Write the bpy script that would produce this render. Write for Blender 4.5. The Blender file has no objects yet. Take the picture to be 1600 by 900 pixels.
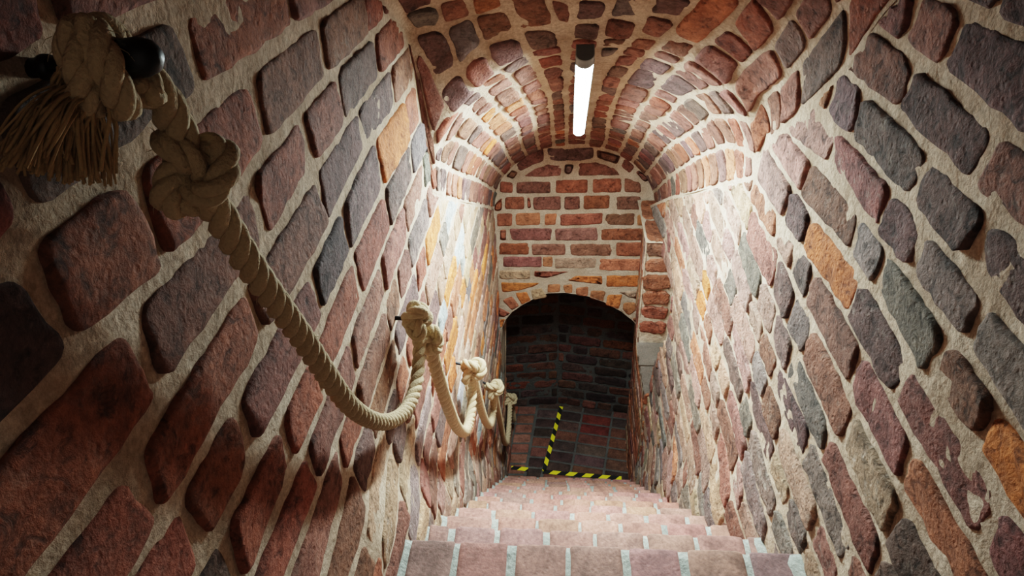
import bpy, bmesh, math, random, json
from mathutils import Vector, Matrix, noise
random.seed(11)
D = json.loads(r'''{"LJ":{"1":[[0.446,-0.141],[0.488,-0.138],[0.635,-0.14],[0.739,-0.147]],"2":[[0.378,-0.244],[0.421,-0.242],[0.459,-0.246],[0.512,-0.255],[0.566,-0.245],[0.619,-0.245],[0.675,-0.244],[0.73,-0.242],[0.839,-0.248],[1.028,-0.245],[1.255,-0.254]],"3":[[0.305,-0.354],[0.325,-0.358],[0.348,-0.361],[0.376,-0.359],[0.407,-0.348],[0.426,-0.351],[0.461,-0.355],[0.496,-0.357],[0.551,-0.363],[0.585,-0.361],[0.652,-0.363],[0.709,-0.368],[0.823,-0.357],[0.988,-0.355],[1.141,-0.35]],"4":[[0.279,-0.458],[0.315,-0.464],[0.367,-0.467],[0.405,-0.473],[0.445,-0.472],[0.496,-0.46],[0.549,-0.462],[0.59,-0.458],[0.68,-0.463],[0.756,-0.462],[0.819,-0.466],[0.934,-0.47],[1.0,-0.457],[1.126,-0.459],[1.22,-0.452],[1.345,-0.448]],"5":[[0.347,-0.567],[0.381,-0.57],[0.416,-0.57],[0.451,-0.567],[0.493,-0.567],[0.551,-0.573],[0.608,-0.565],[0.673,-0.567],[0.722,-0.565],[0.802,-0.567],[0.87,-0.571],[0.979,-0.565],[1.057,-0.569],[1.137,-0.562],[1.281,-0.542],[1.527,-0.555]],"6":[[0.437,-0.678],[0.481,-0.68],[0.569,-0.669],[0.666,-0.681],[0.736,-0.685],[0.838,-0.674],[0.992,-0.672]],"7":[[0.495,-0.796],[0.581,-0.797],[0.661,-0.774],[0.714,-0.786],[0.831,-0.782]],"8":[[0.562,-0.899],[0.695,-0.883],[0.79,-0.889],[0.86,-0.883]],"9":[[0.641,-1.023],[0.78,-0.989]]},"RJ":{"1":[[1.099,-0.23],[1.035,-0.231],[0.94,-0.231],[0.891,-0.232]],"2":[[1.312,-0.316],[1.21,-0.326],[1.138,-0.331],[1.054,-0.322],[0.979,-0.335],[0.888,-0.342],[0.818,-0.334]],"3":[[1.384,-0.421],[1.285,-0.427],[1.144,-0.417],[1.053,-0.426],[0.974,-0.434],[0.886,-0.433],[0.846,-0.437],[0.748,-0.433]],"4":[[1.478,-0.532],[1.366,-0.529],[1.215,-0.524],[1.11,-0.526],[0.993,-0.533],[0.908,-0.527],[0.843,-0.526],[0.778,-0.532],[0.729,-0.528],[0.681,-0.528]],"5":[[1.647,-0.653],[1.474,-0.641],[1.358,-0.613],[1.269,-0.625],[1.172,-0.63],[1.089,-0.624],[0.996,-0.623],[0.929,-0.622],[0.873,-0.626],[0.807,-0.62],[0.762,-0.614],[0.705,-0.622],[0.657,-0.628],[0.607,-0.632]],"6":[[1.489,-0.738],[1.383,-0.744],[1.264,-0.725],[1.166,-0.716],[1.076,-0.716],[1.004,-0.713],[0.93,-0.716],[0.835,-0.73],[0.77,-0.719],[0.713,-0.708],[0.644,-0.72],[0.589,-0.724],[0.547,-0.715]],"7":[[1.769,-0.877],[1.629,-0.845],[1.428,-0.842],[1.293,-0.822],[1.154,-0.821],[1.078,-0.821],[1.001,-0.82],[0.933,-0.828],[0.84,-0.814],[0.764,-0.829],[0.691,-0.83],[0.629,-0.826],[0.566,-0.83]],"8":[[1.887,-0.936],[1.678,-0.929],[1.489,-0.915],[1.359,-0.937],[1.21,-0.935],[1.103,-0.929],[1.037,-0.928],[0.934,-0.94],[0.845,-0.921],[0.781,-0.922],[0.716,-0.929],[0.64,-0.922]],"9":[[2.1,-1.042],[1.84,-1.035],[1.594,-1.042],[1.378,-1.041],[1.252,-1.038],[1.164,-1.043],[1.037,-1.052],[0.948,-1.035],[0.858,-1.045],[0.785,-1.045],[0.702,-1.032]],"10":[[1.278,-1.153],[1.165,-1.129],[1.04,-1.132],[0.945,-1.146],[0.775,-1.145]]},"LH":{"0":[0.531],"1":[0.422,0.72,1.031],"2":[0.404,0.552,0.848,1.139],"3":[0.475,0.774,0.998,1.191],"4":[0.407,0.688,1.001,1.285],"5":[0.44,0.585,0.886,1.087,1.372],"6":[0.475,0.663],"7":[0.709]},"RH":{"0":[0.965],"1":[1.055],"2":[0.881,1.146],"3":[0.831,1.024,1.294],"4":[0.768,0.958,1.097,1.372],"5":[0.812,1.05,1.183,1.468],"6":[0.599,0.872,1.104,1.396],"7":[0.783,1.02,1.309,1.432],"8":[0.754,0.974,1.244,1.369],"9":[1.029]},"EW":[[[-0.255,-1.63],[-0.179,-1.558],[-0.095,-1.524],[-0.093,-1.602],[-0.173,-1.638],[-0.233,-1.67]],[[-0.073,-1.527],[0.188,-1.524],[0.19,-1.594],[0.107,-1.604],[-0.073,-1.606]],[[0.21,-1.536],[0.346,-1.575],[0.327,-1.626],[0.26,-1.602],[0.212,-1.586]],[[0.342,-1.63],[0.372,-1.586],[0.429,-1.638],[0.404,-1.685]],[[-0.23,-1.706],[-0.144,-1.654],[-0.069,-1.626],[0.008,-1.626],[0.009,-1.702]],[[0.026,-1.626],[0.082,-1.626],[0.068,-1.678],[0.05,-1.694],[0.027,-1.678]],[[0.107,-1.622],[0.202,-1.614],[0.306,-1.646],[0.356,-1.694],[0.109,-1.698]],[[-0.317,-1.702],[-0.282,-1.658],[-0.241,-1.678],[-0.272,-1.719]],[[-0.352,-1.735],[-0.277,-1.743],[-0.278,-1.81],[-0.355,-1.806]],[[-0.254,-1.739],[-0.054,-1.735],[-0.054,-1.81],[-0.256,-1.814]],[[-0.021,-1.727],[0.162,-1.722],[0.161,-1.805],[-0.02,-1.809]],[[0.192,-1.718],[0.358,-1.714],[0.363,-1.804],[0.195,-1.809]],[[0.376,-1.71],[0.467,-1.742],[0.479,-1.804],[0.382,-1.804]],[[0.436,-1.677],[0.453,-1.661],[0.523,-1.718],[0.496,-1.738]],[[-0.389,-1.887],[-0.344,-1.84],[-0.348,-1.926],[-0.395,-1.931]],[[-0.325,-1.84],[-0.21,-1.835],[-0.212,-1.917],[-0.328,-1.917]],[[-0.191,-1.84],[-0.176,-1.839],[-0.169,-1.908],[-0.192,-1.912]],[[-0.157,-1.839],[0.007,-1.83],[0.008,-1.92],[-0.154,-1.921]],[[0.03,-1.835],[0.12,-1.83],[0.123,-1.915],[0.031,-1.92]],[[0.143,-1.826],[0.297,-1.825],[0.298,-1.91],[0.146,-1.915]],[[0.335,-1.833],[0.477,-1.829],[0.484,-1.918],[0.34,-1.918]],[[-0.376,-1.948],[-0.286,-1.948],[-0.288,-2.032],[-0.379,-2.037]],[[-0.263,-1.947],[-0.115,-1.942],[-0.116,-2.026],[-0.265,-2.031]],[[-0.088,-1.951],[-0.015,-1.946],[-0.022,-2.025],[-0.088,-2.03]],[[0.008,-1.955],[0.261,-1.94],[0.261,-2.015],[0.009,-2.03]],[[0.277,-1.949],[0.452,-1.944],[0.454,-2.027],[0.281,-2.023]],[[0.468,-1.952],[0.52,-1.948],[0.523,-2.026],[0.473,-2.026]],[[-0.364,-2.059],[-0.325,-2.059],[-0.327,-2.136],[-0.367,-2.137]],[[-0.305,-2.054],[-0.045,-2.048],[-0.049,-2.134],[-0.299,-2.136]],[[-0.026,-2.052],[0.231,-2.041],[0.239,-2.131],[-0.021,-2.134]],[[0.251,-2.05],[0.513,-2.044],[0.52,-2.129],[0.262,-2.131]],[[-0.373,-2.155],[-0.187,-2.154],[-0.188,-2.239],[-0.377,-2.241]],[[-0.167,-2.161],[0.039,-2.159],[0.04,-2.237],[-0.168,-2.239]],[[0.072,-2.159],[0.328,-2.157],[0.332,-2.242],[0.073,-2.244]],[[0.353,-2.146],[0.529,-2.144],[0.536,-2.239],[0.359,-2.241]],[[-0.35,-2.257],[-0.107,-2.254],[-0.108,-2.329],[-0.353,-2.332]],[[-0.101,-2.254],[-0.038,-2.253],[-0.037,-2.328],[-0.101,-2.329]],[[-0.023,-2.261],[0.236,-2.258],[0.239,-2.334],[-0.022,-2.338]],[[0.254,-2.266],[0.519,-2.263],[0.525,-2.35],[0.258,-2.354]],[[-0.379,-2.358],[-0.183,-2.356],[-0.184,-2.421],[-0.381,-2.424]],[[-0.162,-2.362],[0.069,-2.364],[-0.026,-2.398],[-0.081,-2.415],[-0.156,-2.404]],[[0.056,-2.43],[0.11,-2.396],[0.28,-2.394],[0.283,-2.459]],[[0.304,-2.389],[0.535,-2.386],[0.542,-2.472],[0.308,-2.476]],[[-0.371,-2.452],[-0.122,-2.454],[-0.164,-2.483],[-0.276,-2.518],[-0.367,-2.528]],[[0.388,-2.516],[0.517,-2.506],[0.515,-2.573],[0.445,-2.549]],[[-0.4,-2.649],[-0.316,-2.701],[-0.367,-2.737],[-0.403,-2.729]],[[-0.367,-2.596],[-0.305,-2.561],[-0.257,-2.638],[-0.308,-2.674]],[[-0.283,-2.535],[-0.206,-2.525],[-0.179,-2.602],[-0.243,-2.629]],[[-0.181,-2.516],[-0.108,-2.49],[-0.074,-2.566],[-0.165,-2.59]],[[-0.07,-2.464],[0.013,-2.458],[0.01,-2.522],[-0.069,-2.527]],[[0.03,-2.471],[0.091,-2.454],[0.093,-2.529],[0.044,-2.53]],[[0.113,-2.487],[0.195,-2.477],[0.19,-2.553],[0.114,-2.546]],[[0.21,-2.51],[0.306,-2.509],[0.296,-2.594],[0.205,-2.57]],[[0.321,-2.542],[0.417,-2.533],[0.396,-2.653],[0.311,-2.619]],[[0.428,-2.6],[0.504,-2.599],[0.509,-2.668],[0.462,-2.704],[0.424,-2.652]],[[0.492,-2.73],[0.552,-2.693],[0.552,-2.782],[0.523,-2.773]],[[-0.404,-2.756],[-0.353,-2.746],[-0.378,-2.828],[-0.407,-2.819]]],"NE5":31,"ARCH":[[-0.386,-2.848],[-0.352,-2.755],[-0.307,-2.69],[-0.237,-2.631],[-0.165,-2.583],[-0.068,-2.535],[0.044,-2.528],[0.182,-2.551],[0.296,-2.596],[0.413,-2.671],[0.502,-2.754],[0.55,-2.829]],"HOOK":[[[-0.39,0.49,-0.14],[-0.304,0.49,-0.133]],[[-0.39,1.298,-0.979],[-0.34,1.298,-0.982]],[[-0.39,1.974,-1.7],[-0.329,1.974,-1.717]],[[-0.39,2.621,-2.383],[-0.331,2.621,-2.413]],[[-0.4,3.74,-3.551],[-0.352,3.74,-3.55]]],"ROPE":[[[-0.325,0.51,-0.153],[-0.326,0.527,-0.174],[-0.328,0.537,-0.194],[-0.329,0.542,-0.216],[-0.33,0.544,-0.245]],[[-0.33,0.549,-0.266],[-0.331,0.57,-0.31],[-0.333,0.597,-0.375],[-0.334,0.636,-0.457],[-0.335,0.679,-0.544],[-0.336,0.729,-0.655],[-0.338,0.787,-0.77],[-0.339,0.867,-0.885],[-0.34,0.978,-1.002],[-0.341,1.108,-1.093],[-0.342,1.215,-1.116],[-0.344,1.29,-1.077],[-0.345,1.321,-1.021]],[[-0.325,1.331,-1.08],[-0.328,1.392,-1.242],[-0.331,1.489,-1.456],[-0.334,1.604,-1.662],[-0.336,1.758,-1.845],[-0.339,1.91,-1.917],[-0.342,2.021,-1.884],[-0.345,2.042,-1.81]],[[-0.33,2.046,-1.854],[-0.334,2.168,-2.135],[-0.338,2.344,-2.402],[-0.342,2.511,-2.572],[-0.346,2.68,-2.637],[-0.35,2.844,-2.657]],[[-0.345,2.846,-2.709],[-0.345,2.973,-3.032],[-0.345,3.135,-3.375],[-0.345,3.345,-3.588],[-0.345,3.551,-3.587],[-0.345,3.655,-3.514]],[[-0.342,3.78,-3.634],[-0.339,3.86,-3.898],[-0.35,3.93,-4.122],[-0.386,4.0,-4.304]]],"KNOT":[[-0.33,0.544,-0.25],[-0.34,1.294,-0.991],[-0.325,1.335,-1.072],[-0.34,2.035,-1.783],[-0.345,2.781,-2.579],[-0.345,3.668,-3.487]],"TAPE":[[[-0.102,3.496,-4.085],[0.491,3.455,-4.085]],[[-0.092,3.506,-4.085],[0.037,4.202,-4.085]],[[-0.344,3.525,-4.085],[-0.215,3.514,-4.085]]],"LS":[[0.596,-0.222,"purple"],[0.362,-0.321,"dark"],[0.47,-0.299,"red"],[0.617,-0.409,"brown"],[0.838,-0.466,"brown"],[0.75,-0.256,"red"],[0.958,-0.237,"red"],[0.974,-0.344,"brown"],[1.151,-0.466,"purple"],[1.421,-0.446,"purple"],[0.315,-0.416,"red"],[0.389,-0.379,"red"],[0.49,-0.748,"red"],[0.438,-0.522,"red"],[0.458,-0.628,"red"],[1.375,-1.127,"red"],[0.491,-0.115,"red"],[0.798,-0.182,"red"],[0.852,-0.402,"red"],[1.828,-1.093,"orange"],[1.421,-0.614,"orange"],[0.322,-0.482,"red"],[0.451,-0.153,"brown"],[0.69,-0.615,"brown"],[0.813,-0.697,"red"],[1.031,-0.694,"red"],[1.008,-1.116,"tan"],[0.566,-0.487,"brown"],[0.368,-0.518,"red"]],"RS":[[1.256,-0.759,"orange"],[0.645,-0.658,"orange"],[0.624,-0.883,"bright"],[2.175,-1.534,"orange"],[1.32,-1.012,"slate"],[2.296,-1.377,"slate"],[1.663,-1.081,"slate"],[0.952,-0.272,"purple"],[1.281,-0.341,"brown"],[1.016,-0.424,"purple"],[1.333,-0.402,"purple"],[0.959,-0.671,"slate"],[0.905,-0.822,"redbrown"],[0.749,-0.795,"redbrown"],[0.951,-0.929,"redbrown"],[0.581,-0.727,"redbrown"],[1.752,-1.071,"pink"],[1.553,-0.854,"pink"],[1.549,-1.854,"tan"],[1.194,-1.11,"slate"],[1.085,-1.224,"grey"],[0.865,-1.096,"redbrown"],[0.753,-0.887,"grey"]],"Q":[1061.7902550537262,0.5976410247542084,0.0824249552014038,-0.03419476994455576,0.38980349518067303]}''')
C = bpy.context.scene.collection
A, B_, XC = .39, .56, .085          # left wall x=-A, right wall x=+B_, vault axis
ZL = -4.085                          # landing
Z0, Y0, RISE, RUN = -1.42, 1.0, .205, .19   # first tread: height and nosing
V = Vector

def lerp(T, x):
    if x <= T[0][0]: return T[0][1]
    for (x0, y0), (x1, y1) in zip(T, T[1:]):
        if x <= x1: return y0 + (y1 - y0) * (x - x0) / max(1e-9, x1 - x0)
    return T[-1][1]
def sm(x): x = max(0., min(1., x)); return x * x * (3 - 2 * x)
def nz(p, s, seed=0.): return noise.noise(V((p[0] * s + seed, p[1] * s - seed * .7, p[2] * s + seed * 1.3)))
def fbm(p, s, o=4, seed=0.):
    a, t = 1., 0.
    for i in range(o):
        t += a * nz(p, s, seed + i * 7.1); s *= 2.05; a *= .52
    return t

# ------------------------------------------------------------------ objects
def link(o, parent=None):
    C.objects.link(o)
    if parent: o.parent = parent
    return o
def tag(o, label, cat, group=None):
    o['label'] = label; o['category'] = cat
    if group: o['group'] = group
    return o
def empty(name, loc=(0, 0, 0)):
    o = bpy.data.objects.new(name, None); o.location = loc; o.empty_display_size = .05
    return link(o)

class MB:
    def __init__(s): s.v = []; s.f = []; s.m = []; s.c = []
    def add(s, vs, fs, mi=0, col=(.5, .5, .5, 1)):
        b = len(s.v); s.v += [tuple(p) for p in vs]
        s.c += (col if isinstance(col, list) else [col] * len(vs))
        s.f += [tuple(b + i for i in f) for f in fs]; s.m += [mi] * len(fs)
    def build(s, name, mats, parent=None, smooth=True, origin=None):
        me = bpy.data.meshes.new(name)
        o0 = V(origin) if origin else V((0, 0, 0))
        me.from_pydata([tuple(V(p) - o0) for p in s.v], [], s.f)
        for m in (mats if isinstance(mats, (list, tuple)) else [mats]): me.materials.append(m)
        me.polygons.foreach_set('material_index', s.m)
        me.polygons.foreach_set('use_smooth', [smooth] * len(s.f))
        at = me.color_attributes.new('Col', 'FLOAT_COLOR', 'POINT')
        fl = []
        for c in s.c: fl += c
        at.data.foreach_set('color', fl)
        me.update()
        o = bpy.data.objects.new(name, me); o.location = o0
        return link(o, parent)
def structure(o): o['kind'] = 'structure'; return o

# ------------------------------------------------------------------ materials
def nodes(name):
    m = bpy.data.materials.new(name); m.use_nodes = True
    nt = m.node_tree; p = nt.nodes['Principled BSDF']
    return m, nt, p
def N(nt, t, **k):
    n = nt.nodes.new(t)
    for a, v in k.items():
        if a in n.inputs: n.inputs[a].default_value = v
        else: setattr(n, a, v)
    return n
def brick_mat(name, pit=1., rough=.85, streak=False):
    m, nt, p = nodes(name); L = nt.links.new
    tc = N(nt, 'ShaderNodeTexCoord')
    co = tc.outputs['Object']
    at = N(nt, 'ShaderNodeAttribute', attribute_name='Col')
    big = N(nt, 'ShaderNodeTexNoise'); big.inputs['Scale'].default_value = 14; big.inputs['Detail'].default_value = 5; big.inputs['Roughness'].default_value = .65
    fine = N(nt, 'ShaderNodeTexNoise'); fine.inputs['Scale'].default_value = 90; fine.inputs['Detail'].default_value = 6; fine.inputs['Roughness'].default_value = .7
    pits = N(nt, 'ShaderNodeTexVoronoi'); pits.inputs['Scale'].default_value = 70
    for n in (big, fine, pits): L(co, n.inputs['Vector'])
    r1 = N(nt, 'ShaderNodeMapRange'); L(big.outputs['Fac'], r1.inputs[0]); r1.inputs[1].default_value = .3; r1.inputs[2].default_value = .7; r1.inputs[3].default_value = .55; r1.inputs[4].default_value = 1.4
    r2 = N(nt, 'ShaderNodeMapRange'); L(fine.outputs['Fac'], r2.inputs[0]); r2.inputs[1].default_value = .3; r2.inputs[2].default_value = .7; r2.inputs[3].default_value = .62; r2.inputs[4].default_value = 1.3
    mu = N(nt, 'ShaderNodeMath', operation='MULTIPLY'); L(r1.outputs[0], mu.inputs[0]); L(r2.outputs[0], mu.inputs[1])
    mx = N(nt, 'ShaderNodeVectorMath', operation='SCALE'); L(at.outputs['Color'], mx.inputs[0]); L(mu.outputs[0], mx.inputs['Scale'])
    # pale lime bloom
    lim = N(nt, 'ShaderNodeTexNoise'); lim.inputs['Scale'].default_value = 30; lim.inputs['Detail'].default_value = 8; lim.inputs['Roughness'].default_value = .75
    L(co, lim.inputs['Vector'])
    r3 = N(nt, 'ShaderNodeMapRange'); L(lim.outputs['Fac'], r3.inputs[0]); r3.inputs[1].default_value = .54; r3.inputs[2].default_value = .72; r3.inputs[3].default_value = 0.; r3.inputs[4].default_value = .55
    al = N(nt, 'ShaderNodeMath', operation='MULTIPLY'); L(r3.outputs[0], al.inputs[0]); L(at.outputs['Alpha'], al.inputs[1])
    mix = N(nt, 'ShaderNodeMixRGB'); L(al.outputs[0], mix.inputs[0]); L(mx.outputs[0], mix.inputs[1]); mix.inputs[2].default_value = (.50, .44, .37, 1)
    ck = N(nt, 'ShaderNodeTexNoise'); ck.inputs['Scale'].default_value = 38; ck.inputs['Detail'].default_value = 9; ck.inputs['Roughness'].default_value = .72; ck.inputs['Distortion'].default_value = .6
    L(co, ck.inputs['Vector'])
    rc = N(nt, 'ShaderNodeMapRange'); L(ck.outputs['Fac'], rc.inputs[0]); rc.inputs[1].default_value = .34; rc.inputs[2].default_value = .46; rc.inputs[3].default_value = 1 - .6 * min(1, pit); rc.inputs[4].default_value = 1.
    mc = N(nt, 'ShaderNodeVectorMath', operation='SCALE'); L(mix.outputs[0], mc.inputs[0]); L(rc.outputs[0], mc.inputs['Scale'])
    L(mc.outputs[0], p.inputs['Base Color'])
    p.inputs['Roughness'].default_value = rough; p.inputs['Specular IOR Level'].default_value = .25
    h = N(nt, 'ShaderNodeMath', operation='MULTIPLY_ADD'); L(fine.outputs['Fac'], h.inputs[0]); h.inputs[1].default_value = .6; L(big.outputs['Fac'], h.inputs[2])
    pr = N(nt, 'ShaderNodeMapRange'); L(pits.outputs['Distance'], pr.inputs[0]); pr.inputs[1].default_value = 0; pr.inputs[2].default_value = .35; pr.inputs[3].default_value = -.25; pr.inputs[4].default_value = 0
    h2 = N(nt, 'ShaderNodeMath', operation='ADD'); L(h.outputs[0], h2.inputs[0]); L(pr.outputs[0], h2.inputs[1])
    h3 = N(nt, 'ShaderNodeMath', operation='MULTIPLY_ADD'); L(rc.outputs[0], h3.inputs[0]); h3.inputs[1].default_value = .45; L(h2.outputs[0], h3.inputs[2]); h2 = h3
    bp = N(nt, 'ShaderNodeBump'); bp.inputs['Strength'].default_value = min(1, .8 * pit); bp.inputs['Distance'].default_value = .014 * (1.25 if pit > 1 else 1)
    L(h2.outputs[0], bp.inputs['Height']); L(bp.outputs[0], p.inputs['Normal'])
    return m
def mortar_mat(name, c1, c2, bump=.9):
    m, nt, p = nodes(name); L = nt.links.new
    tc = N(nt, 'ShaderNodeTexCoord'); co = tc.outputs['Object']
    n1 = N(nt, 'ShaderNodeTexNoise'); n1.inputs['Scale'].default_value = 9; n1.inputs['Detail'].default_value = 6; L(co, n1.inputs['Vector'])
    n2 = N(nt, 'ShaderNodeTexNoise'); n2.inputs['Scale'].default_value = 130; n2.inputs['Detail'].default_value = 5; n2.inputs['Roughness'].default_value = .7; L(co, n2.inputs['Vector'])
    r = N(nt, 'ShaderNodeMapRange'); L(n1.outputs['Fac'], r.inputs[0]); r.inputs[1].default_value = .35; r.inputs[2].default_value = .68
    mix = N(nt, 'ShaderNodeMixRGB'); L(r.outputs[0], mix.inputs[0]); mix.inputs[1].default_value = (*c1, 1); mix.inputs[2].default_value = (*c2, 1)
    r2 = N(nt, 'ShaderNodeMapRange'); L(n2.outputs['Fac'], r2.inputs[0]); r2.inputs[1].default_value = .3; r2.inputs[2].default_value = .7; r2.inputs[3].default_value = .62; r2.inputs[4].default_value = 1.18
    mx = N(nt, 'ShaderNodeVectorMath', operation='SCALE'); L(mix.outputs[0], mx.inputs[0]); L(r2.outputs[0], mx.inputs['Scale'])
    L(mx.outputs[0], p.inputs['Base Color']); p.inputs['Roughness'].default_value = .95; p.inputs['Specular IOR Level'].default_value = .15
    n3 = N(nt, 'ShaderNodeTexNoise'); n3.inputs['Scale'].default_value = 42; n3.inputs['Detail'].default_value = 6; L(co, n3.inputs['Vector'])
    ad = N(nt, 'ShaderNodeMath', operation='MULTIPLY_ADD'); L(n2.outputs['Fac'], ad.inputs[0]); ad.inputs[1].default_value = .5; L(n3.outputs['Fac'], ad.inputs[2])
    bp = N(nt, 'ShaderNodeBump'); bp.inputs['Strength'].default_value = bump; bp.inputs['Distance'].default_value = .008
    L(ad.outputs[0], bp.inputs['Height']); L(bp.outputs[0], p.inputs['Normal'])
    return m
def plain_mat(name, col, rough=.6, metal=0., bump=0., scale=60):
    m, nt, p = nodes(name); L = nt.links.new
    tc = N(nt, 'ShaderNodeTexCoord')
    n1 = N(nt, 'ShaderNodeTexNoise'); n1.inputs['Scale'].default_value = scale; n1.inputs['Detail'].default_value = 4; L(tc.outputs['Object'], n1.inputs['Vector'])
    r = N(nt, 'ShaderNodeMapRange'); L(n1.outputs['Fac'], r.inputs[0]); r.inputs[3].default_value = .75; r.inputs[4].default_value = 1.2
    mx = N(nt, 'ShaderNodeVectorMath', operation='SCALE'); mx.inputs[0].default_value = col; L(r.outputs[0], mx.inputs['Scale'])
    L(mx.outputs[0], p.inputs['Base Color']); p.inputs['Roughness'].default_value = rough; p.inputs['Metallic'].default_value = metal
    if bump:
        bp = N(nt, 'ShaderNodeBump'); bp.inputs['Strength'].default_value = bump; bp.inputs['Distance'].default_value = .003
        L(n1.outputs['Fac'], bp.inputs['Height']); L(bp.outputs[0], p.inputs['Normal'])
    return m
M = {}
M['brick'] = brick_mat('old_brick')
M['brick_rough'] = brick_mat('old_brick_pitted', 1.5)
M['brick_smooth'] = brick_mat('worn_tread_brick', .35, .8)
M['mortar'] = mortar_mat('lime_mortar', (.42, .31, .22), (.60, .475, .36))
M['mortar_grey'] = mortar_mat('grey_mortar', (.25, .275, .25), (.42, .435, .39))
M['mortar_dark'] = mortar_mat('shaded_mortar', (.085, .08, .075), (.13, .12, .11))  # darker mortar copy, with the landing room's shade put into the colour
M['plaster'] = mortar_mat('pale_plaster', (.24, .21, .18), (.33, .295, .255), .25)
M['housing'] = plain_mat('lamp_housing_grey', (.10, .11, .11), .5)
M['iron'] = plain_mat('black_iron', (.012, .012, .013), .45, .6, .3)
M['rope'] = plain_mat('hemp_rope', (.46, .35, .21), .95, 0, 1., 260)
M['fray'] = plain_mat('frayed_hemp', (.40, .27, .13), .95, 0, .3, 300)
m, nt, p = nodes('lamp_diffuser')
p.inputs['Base Color'].default_value = (.9, .95, .93, 1)
p.inputs['Emission Color'].default_value = (.84, 1., .985, 1); p.inputs['Emission Strength'].default_value = 420
M['diffuser'] = m
# yellow and black hazard stripes, along the tape's own length
m, nt, p = nodes('hazard_stripes'); L = nt.links.new
tc = N(nt, 'ShaderNodeTexCoord'); sp = N(nt, 'ShaderNodeSeparateXYZ'); L(tc.outputs['Object'], sp.inputs[0])
ad = N(nt, 'ShaderNodeMath', operation='MULTIPLY_ADD'); L(sp.outputs['Y'], ad.inputs[0]); ad.inputs[1].default_value = -.9; L(sp.outputs['X'], ad.inputs[2])
fr = N(nt, 'ShaderNodeMath', operation='MULTIPLY'); L(ad.outputs[0], fr.inputs[0]); fr.inputs[1].default_value = 1 / .125
fr2 = N(nt, 'ShaderNodeMath', operation='FRACT'); L(fr.outputs[0], fr2.inputs[0])
gt = N(nt, 'ShaderNodeMath', operation='GREATER_THAN'); L(fr2.outputs[0], gt.inputs[0]); gt.inputs[1].default_value = .5
mix = N(nt, 'ShaderNodeMixRGB'); L(gt.outputs[0], mix.inputs[0]); mix.inputs[1].default_value = (.012, .012, .011, 1); mix.inputs[2].default_value = (.82, .70, .02, 1)
L(mix.outputs[0], p.inputs['Base Color']); p.inputs['Roughness'].default_value = .5
M['hazard'] = m

# ------------------------------------------------------------------ brick colours
PAL = dict(red=(.27, .088, .05), brown=(.20, .088, .06), redbrown=(.24, .10, .075), purple=(.145, .085, .074),
           grey=(.20, .15, .125), slate=(.14, .116, .10), orange=(.52, .165, .05), tan=(.44, .27, .18),
           pink=(.34, .19, .145), dark=(.085, .052, .046), bright=(.40, .15, .075), paleblue=(.36, .38, .38))
def colour(w, var=.18, bloom=.3):
    k = random.choices(list(w), list(w.values()))[0]
    return jit(PAL[k], var, bloom)
def jit(c, var=.18, bloom=.3):
    g = 1 + random.uniform(-var, var)
    return (c[0] * g * (1 + random.uniform(-.06, .06)), c[1] * g * (1 + random.uniform(-.08, .08)), c[2] * g * (1 + random.uniform(-.1, .1)), bloom * random.uniform(.3, 1.2))

# ------------------------------------------------------------------ brick builders
def uvgrid(w):   # parameter positions -1..1, dense near the edge (w = size in metres)
    e = [min(.9, x / (w / 2)) for x in (.0, .004, .010, .018)]
    n = max(2, int(w / .028))
    inner = [-(1 - e[3]) + 2 * (1 - e[3]) * i / n for i in range(n + 1)]
    return [-1 + x for x in e[:3]] + inner + [1 - x for x in reversed(e[:3])]
def quad_brick(mb, S, c, col, mi=1, h0=0., rough=.004, edge=.005, round_=.22, depth=.011, seed=None, clip=None, minh=.015):
    """S(s,t)->(point, normal); c = four (s,t) corners: (s0,t0),(s1,t0),(s1,t1),(s0,t1)"""
    sd = random.uniform(0, 100) if seed is None else seed
    P = [S(*q)[0] for q in c]
    w = ((P[1] - P[0]).length + (P[2] - P[3]).length) / 2
    h = ((P[3] - P[0]).length + (P[2] - P[1]).length) / 2
    if w < .018 or h < minh: return
    us, vs = uvgrid(w), uvgrid(h)
    tx, ty = random.uniform(-1, 1) * rough * .9, random.uniform(-1, 1) * rough * .9
    V_ = []; F = []; cols = []
    for v in vs:
        for u in us:
            x = u * (1 - min(.3, .045 * round_ / (w / 2)) * abs(v) ** 9); y = v * (1 - min(.3, .045 * round_ / (h / 2)) * abs(u) ** (9 if w < .2 else 16))
            jx = edge * 1.4 * noise.noise(V((u * w * 22 + sd, v * h * 22, sd))) / (w / 2)
            jy = edge * 1.4 * noise.noise(V((u * w * 22 - sd, v * h * 22, sd + 9))) / (h / 2)
            x = max(-1.03, min(1.03, x + jx)); y = max(-1.03, min(1.03, y + jy))
            a, b = (x + 1) / 2, (y + 1) / 2
            s = (c[0][0] * (1 - a) + c[1][0] * a) * (1 - b) + (c[3][0] * (1 - a) + c[2][0] * a) * b
            t = (c[0][1] * (1 - a) + c[1][1] * a) * (1 - b) + (c[3][1] * (1 - a) + c[2][1] * a) * b
            dc = 1
            if clip:
                tb = clip(s); dc = tb - t; t = min(t, tb)
            p, n = S(s, t)
            e = min(max(0, dc), (1 - abs(u)) * w / 2, (1 - abs(v)) * h / 2)
            k = sm(e / .0055)
            hh = -depth * (1 - k) + (h0 + tx * u + ty * v + rough * fbm(p, 26, 4, sd)) * (.3 + .7 * k)
            V_.append(p + n * hh)
            q = .82 + .18 * k
            cols.append((col[0] * q, col[1] * q, col[2] * q, col[3]))
    nu = len(us)
    for j in range(len(vs) - 1):
        for i in range(nu - 1):
            F.append((j * nu + i, j * nu + i + 1, (j + 1) * nu + i + 1, (j + 1) * nu + i))
    mb.add(V_, F, mi, cols)
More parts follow.
